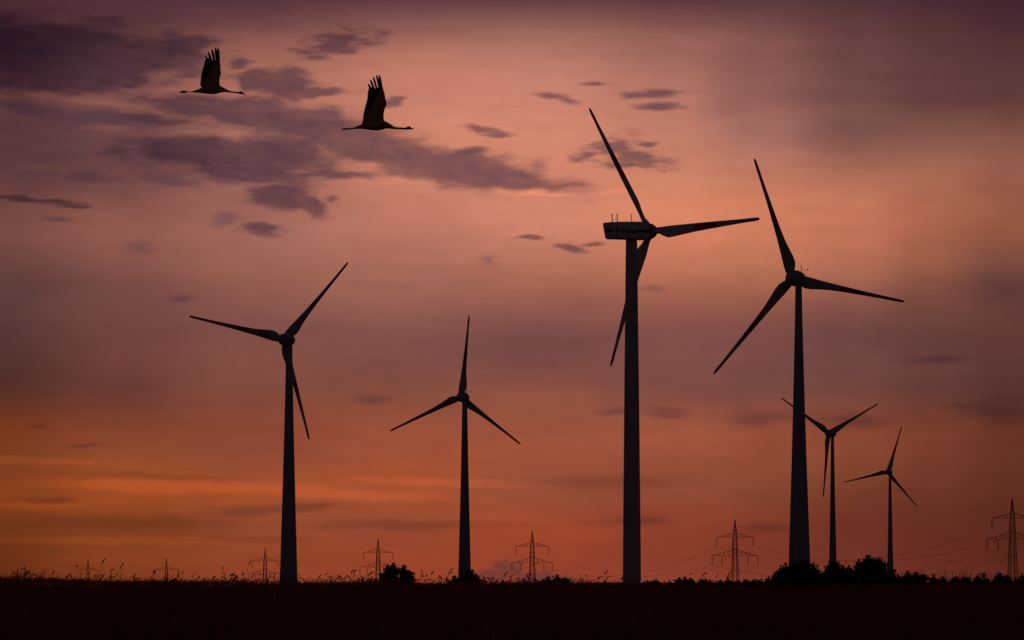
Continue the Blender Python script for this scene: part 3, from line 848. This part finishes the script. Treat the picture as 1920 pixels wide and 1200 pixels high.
# ------------------------------------------------------------------ bushes and trees
def bush(name, label, cat, D, lobes, group, leaf=0.16, dens=1.0, ground_px=1100):
    """lobes: (centre px, top py, width px) in the photograph; each is a dome of leaves standing on the ground"""
    pxm = D * K / F
    cx = sum(l[0] for l in lobes) / len(lobes)
    X0 = at(cx, 1090, D).x; Z0 = float(zt(X0, D * K))
    e = empty(name, (X0, D * K, Z0)); tag(e, label, cat, group)
    tb = bmesh.new(); cen = []; rad = []
    for (px, py, w) in lobes:
        w *= 1.18 if w > 30 else 1.45; x = at(px, 1090, D).x - X0; top = at(px, py, D).z - Z0; r = w * pxm / 2
        # trunk and limbs
        beam(tb, (x * .3, 0, -.2), (x * .7, 0, top * .35), .10 * top * .5 + .06, 7, .05 * top * .5 + .05)
        beam(tb, (x * .7, 0, top * .35), (x, random.uniform(-.3, .3) * r, top * .75), .05 * top * .5 + .05, 6, .04)
        for k in range(5):
            a = random.uniform(0, 6.28)
            beam(tb, (x * .7, 0, top * random.uniform(.3, .5)), (x + math.cos(a) * r * .7, math.sin(a) * r * .7, top * random.uniform(.5, .85)), .07, 5, .03)
        # clumps spread through the dome
        nc = int(26 + 9 * r)
        for k in range(nc):
            a = random.uniform(0, 2 * math.pi); u = random.random() ** .4
            zz = random.uniform(0.1, 1.0) if k else 1.0
            env = math.sqrt(max(0.0, 1 - max(0.0, (zz - .35) / .65) ** 2.2))
            cr = max(.26, r * random.uniform(.18, .44))
            rr_ = max(0.0, r * env - cr * .6) * (0 if k == 0 else 1)
            cen.append((x + math.cos(a) * u * rr_, math.sin(a) * u * rr_, max(.2, top * zz - cr * (0.9 if zz > .75 else .2)))); rad.append(cr)
        for k in range(int(8 * r) + (3 if r < 1.6 else 10)):               # sprigs that break the outline
            a = random.uniform(0, 2 * math.pi); zz = random.uniform(.15, 1.04)
            env = math.sqrt(max(0.0, 1 - min(1.0, max(0.0, (zz - .35) / .65)) ** 2.2))
            q = r * (env + random.uniform(-.02, .16))
            cen.append((x + math.cos(a) * q, math.sin(a) * q, top * zz)); rad.append(random.uniform(.12, .24))
    build('stem', tb, M_BARK, e, False)
    cen = np.array(cen); rad = np.array(rad)
    Vs = []
    for c, r in zip(cen, rad):
        n = int(dens * 20 * (r / leaf) ** 1.7) + 8
        d = rng.normal(size=(n, 3)); d /= np.linalg.norm(d, axis=1, keepdims=True)
        p = c + d * (r * rng.random(n) ** .45)[:, None] * np.array([1, 1, .85]) * (1 + .32 * rng.normal(size=n))[:, None]
        p[:, 2] = np.maximum(p[:, 2], .05)
        s = leaf * rng.uniform(.5, 1.2, n)
        t = rng.normal(size=(n, 3)); t /= np.linalg.norm(t, axis=1, keepdims=True)
        b = np.cross(t, rng.normal(size=(n, 3))); b /= np.linalg.norm(b, axis=1, keepdims=True)
        q = np.stack([p - t * s[:, None], p - b * (s * .45)[:, None], p + t * s[:, None], p + b * (s * .45)[:, None]], 1)
        Vs.append(q.reshape(-1, 3))
    Vs = np.concatenate(Vs)
    o = np_mesh('crown', Vs, np.arange(len(Vs)).reshape(-1, 4), M_LEAF); o.parent = e
    return e

BG = 'bushes and shrubs along the field edge'
bush('bush', 'ragged twin-lobed bush with gaps, between two pylons left of centre', 'bush', 430,
     [(727, 1060, 34), (738, 1057, 28), (757, 1063, 26), (768, 1073, 24), (716, 1076, 20)], BG, .17)
bush('bush', 'round dark bush hiding the foot of the turbine with the upright blade', 'bush', 430,
     [(880, 1068, 34), (868, 1077, 36), (892, 1077, 30), (852, 1082, 30)], BG, .17)
bush('bush', 'small loose bush right of the mauve cloud and its pylon', 'bush', 430,
     [(1028, 1080, 30), (1045, 1079, 26), (1060, 1082, 22)], BG, .15, .7)
bush('bush', 'wide dark bush in front of the foot of the wide-based tower', 'bush', 560,
     [(1472, 1059, 34), (1490, 1054, 40), (1508, 1050, 44), (1524, 1056, 34), (1534, 1070, 26), (1462, 1068, 20)], BG, .2)
bush('bush', 'ragged bush at the foot of the Y-shaped turbine, left of the largest bush', 'bush', 585,
     [(1556, 1056, 24), (1566, 1052, 30), (1580, 1062, 28), (1594, 1064, 24)], BG, .2)
bush('tree', 'largest round-topped dark tree, left of the farthest turbine', 'tree', 610,
     [(1612, 1052, 36), (1628, 1042, 46), (1645, 1045, 44), (1660, 1055, 34), (1672, 1070, 26)], BG, .22)
HL_ = [
 (590, [(1216,1089,30),(1229,1087,30)], 'first low shrub right of the side-on turbine tower, barely above the crop'),
 (590, [(1256,1089,26),(1273,1085,24)], 'low shrub left of the small peaked one, right of the side-on turbine'),
 (590, [(1285,1083,24),(1296,1085,22)], 'small peaked low shrub halfway between side-on turbine and next pylon'),
 (590, [(1316,1085,30),(1330,1088,24)], 'rounded low shrub left of the pylon between the two big turbines'),
 (590, [(1350,1089,30),(1366,1088,26)], 'flat low shrub just left of the foot of the pylon between the big turbines'),
 (590, [(1382,1088,26),(1398,1087,26)], 'flat low shrub just right of the foot of the pylon between the big turbines'),
 (590, [(1414,1085,28),(1426,1087,22)], 'low shrub midway between that pylon and the wide dark bush'),
 (590, [(1440,1084,20),(1452,1078,22)], 'twiggy low shrub touching the left side of the wide dark bush'),
 (590, [(1544,1074,22),(1538,1080,26)], 'small shrub in the gap between the wide dark bush and the ragged bush'),
 (600, [(1685,1080,26),(1702,1072,30)], 'humped shrub just right of the farthest turbine and largest tree'),
 (600, [(1718,1072,26),(1731,1076,24)], 'humped shrub, second to the right of the largest tree'),
 (600, [(1751,1079,32),(1768,1083,22)], 'low shrub left of the tufts of tall grass'),
 (600, [(1790,1082,30),(1811,1080,32)], 'low shrub among the tufts of tall grass'),
 (600, [(1845,1075,30),(1832,1081,22)], 'domed shrub left of the large right-hand pylon, by the grass tufts'),
 (600, [(1874,1074,30),(1888,1077,22)], 'domed shrub touching the left leg of the large right-hand pylon'),
 (600, [(1917,1077,28),(1934,1078,26)], 'shrub at the right edge, past the large right-hand pylon')]
for D, lb, lab in HL_:
    bush('shrub', lab, 'shrub', D, lb, BG, .17, .8)

# tall dry grass in front of the right-hand shrubs
def tufts():
    V_, F_ = [], []; n = 0
    spots = [(random.gauss(1795, 24), random.uniform(1067, 1082)) for _ in range(34)] + [(random.gauss(1868, 12), random.uniform(1068, 1078)) for _ in range(10)] + \
            [(random.uniform(1690, 1930), random.uniform(1077, 1086)) for _ in range(30)] + [(random.gauss(1447, 9), random.uniform(1072, 1084)) for _ in range(24)]
    for px, py in spots:
        D = random.uniform(560, 575); p = at(px, py, D); D *= K; z0 = float(zt(p.x, D)); h = p.z - z0; ln = random.uniform(-.05, .22) * h
        w = .022
        for t0, t1, w0, w1 in ((0, .75, w, w), (.75, .9, w * 1.6, w * 1.9), (.9, 1, w * 1.9, .01)):
            for (dx, dy) in ((1, 0), (0, 1)):
                a = (p.x + ln * t0 ** 2, D, z0 + h * t0); b = (p.x + ln * t1 ** 2, D, z0 + h * t1)
                V_ += [(a[0] - dx * w0, a[1] - dy * w0, a[2]), (a[0] + dx * w0, a[1] + dy * w0, a[2]), (b[0] + dx * w1, b[1] + dy * w1, b[2]), (b[0] - dx * w1, b[1] - dy * w1, b[2])]
                F_.append((n, n + 1, n + 2, n + 3)); n += 4
    o = np_mesh('tall_grass', np.array(V_), np.array(F_), M_GRASS)
    tag(o, 'thin tall dry grass standing up among the low shrubs on the right', 'grass', None, 'stuff')
tufts()

# ------------------------------------------------------------------ the two cranes
def spline(pts, k=4):
    return pts

def crane(label, D, origin_px, scale_px, body, leg, wing, fingers, pitch=0.0):
    """profiles in zoomed-photo pixels; scale_px = photo px per zoom px"""
    m = scale_px * D * K / F
    ox, oz = origin_px
    X = lambda v: (v - ox) * m
    Z = lambda v: (oz - v) * m
    bm = bmesh.new(); rings = []
    n = 16
    for (x, zt_, zb_, hw) in body:
        rings.append([(X(x), math.cos(2 * math.pi * i / n) * hw, (Z(zt_) + Z(zb_)) / 2 + math.sin(2 * math.pi * i / n) * abs(Z(zt_) - Z(zb_)) / 2) for i in range(n)])
    loft(bm, rings)
    for s in (-1, 1):
        rings = []
        for (x, zt_, zb_) in leg:
            rr_ = abs(Z(zt_) - Z(zb_)) / 2
            rings.append([(X(x), s * .028 + math.cos(2 * math.pi * i / 8) * max(.006, rr_ * .7), (Z(zt_) + Z(zb_)) / 2 + math.sin(2 * math.pi * i / 8) * rr_) for i in range(8)])
        loft(bm, rings)
    def slab(poly, y0, th, splay, s, zroot):
        # outline -> thin panel raised and splayed outwards
        vs0, vs1 = [], []
        for (x, z) in poly:
            xx, zz = X(x), Z(z)
            h = max(0.0, zz - zroot)
            yy = y0 + h * math.tan(splay) + 0.02 * h * h
            vs0.append(bm.verts.new((xx, s * (yy - th / 2), zz))); vs1.append(bm.verts.new((xx, s * (yy + th / 2), zz)))
        k = len(poly); fs = []
        fs.append(bm.faces.new(vs0)); fs.append(bm.faces.new(vs1[::-1]))
        for i in range(k):
            j = (i + 1) % k
            bm.faces.new((vs0[i], vs1[i], vs1[j], vs0[j]))
        bmesh.ops.triangulate(bm, faces=fs)
    zroot = Z(wing[0][1]) - .03
    for s in (-1, 1):
        slab(wing, .055, .022, R(4), s, zroot)
        cov = [(x * .72 + (wing[0][0] - 60) * .28 if x < wing[0][0] - 60 else x, z * .9 + wing[0][1] * .1) for x, z in wing]
        slab(cov, .055, .038, R(4), s, zroot)
        for f in fingers:
            (bx, bz), (tx, tz), w = f
            d = Vector((tx - bx, tz - bz)); L_ = d.length; d /= L_; nrm = Vector((-d.y, d.x))
            pts = []
            for t, ww in ((0, .8), (.3, 1.0), (.7, 1.1), (.88, .95), (.97, .6), (1.0, .2)):
                pts.append((t, ww))
            c0 = Vector((bx, bz))
            poly = [c0 + d * L_ * t + nrm * w * ww / 2 for t, ww in pts] + [c0 + d * L_ * t - nrm * w * ww / 2 for t, ww in reversed(pts)]
            slab([tuple(v) for v in poly], .055, .024, R(4), s, zroot)
    bmesh.ops.recalc_face_normals(bm, faces=bm.faces)
    me = bpy.data.meshes.new('crane_source'); bm.to_mesh(me); bm.free()
    src = bpy.data.objects.new('crane_source', me); COL.objects.link(src)
    md = src.modifiers.new('union', 'REMESH'); md.mode = 'VOXEL'; md.voxel_size = 0.0048
    dg = bpy.context.evaluated_depsgraph_get(); dg.update()
    out = bpy.data.meshes.new_from_object(src.evaluated_get(dg))
    bpy.data.objects.remove(src); out.name = 'crane'
    out.shade_smooth()
    out.materials.clear()
    o = link_mesh('crane', out, M_BIRD)
    px, py = origin_px
    o['_'] = 0; del o['_']
    tag(o, label, 'bird', 'cranes flying above the field')
    return o

B1 = [(375,932,952,.010),(430,912,956,.03),(490,892,962,.055),(540,866,968,.08),(600,846,976,.095),(660,836,983,.10),(720,832,987,.105),(780,830,982,.10),(820,832,972,.09),
      (860,840,960,.075),(900,860,952,.06),(950,888,950,.042),(1000,915,952,.032),(1040,930,957,.024),(1090,935,962,.020),(1150,943,972,.020),(1185,946,978,.022),
      (1205,932,983,.025),(1230,936,987,.025),(1250,950,987,.018),(1275,970,992,.010),(1300,988,1000,.006),(1311,994,1001,.003)]
LG1 = [(420,928,950),(370,937,951),(320,938,949),(285,938,950),(268,930,958),(235,922,961),(200,922,960),(175,934,959),(152,946,957)]
W1 = [(848,812),(840,760),(842,700),(852,650),(866,605),(866,580),(856,545),(856,500),(852,440),(846,425),(800,400),(745,405),(690,385),(640,360),(610,375),(604,400),(588,430),
      (584,470),(566,515),(556,545),(548,600),(536,640),(527,690),(524,740),(518,780),(514,845),(545,868),(620,880),(800,880),(850,850)]
G1 = [((836,470),(820,186),30),((798,470),(777,182),28),((762,470),(719,210),32),((712,450),(653,256),31),((662,420),(602,326),28)]
c1 = crane('left crane with wings raised and neck dipped, crossing the dark cloud', 51.0, (720, 930), 160.0 / 1477, B1, LG1, W1, G1)
p = at(320 + 720 * 160 / 1477, 70 + 930 * 160 / 1477, 51.0); c1.location = p

B2 = [(370,1020,1044,.010),(430,996,1042,.03),(490,970,1042,.05),(540,945,1048,.075),(600,925,1058,.095),(660,912,1066,.10),(730,905,1070,.105),(790,905,1066,.10),(835,905,1056,.09),
      (870,914,1044,.075),(910,932,1038,.06),(950,958,1040,.045),(1000,992,1045,.034),(1040,1014,1050,.026),(1090,1018,1050,.021),(1150,1022,1052,.020),(1205,1024,1056,.022),
      (1235,1006,1056,.025),(1262,998,1054,.025),(1285,1012,1052,.016),(1310,1028,1050,.009),(1345,1040,1049,.003)]
LG2 = [(430,1015,1042),(380,1022,1044),(330,1026,1048),(290,1030,1052),(260,1032,1056),(220,1030,1058),(195,1036,1058),(168,1052,1060)]
W2 = [(858,905),(850,860),(850,790),(858,730),(866,690),(886,645),(898,605),(890,580),(876,550),(872,500),(864,460),(848,410),(830,340),(775,370),(745,400),(700,398),(650,370),(614,385),(610,420),
      (596,460),(594,510),(590,560),(582,600),(566,650),(556,690),(544,740),(532,800),(522,850),(518,905),(500,965),(560,985),(650,990),(820,980),(860,940)]
G2 = [((826,420),(785,180),32),((794,430),(739,180),31),((758,450),(687,212),31),((716,440),(639,258),31),((672,430),(601,324),28)]
c2 = crane('right crane with wings raised and straight neck, above the edge of the cloud', 47.0, (720, 1000), 180.0 / 1543, B2, LG2, W2, G2)
p = at(620 + 720 * 180 / 1543, 120 + 1000 * 180 / 1543, 47.0); c2.location = p
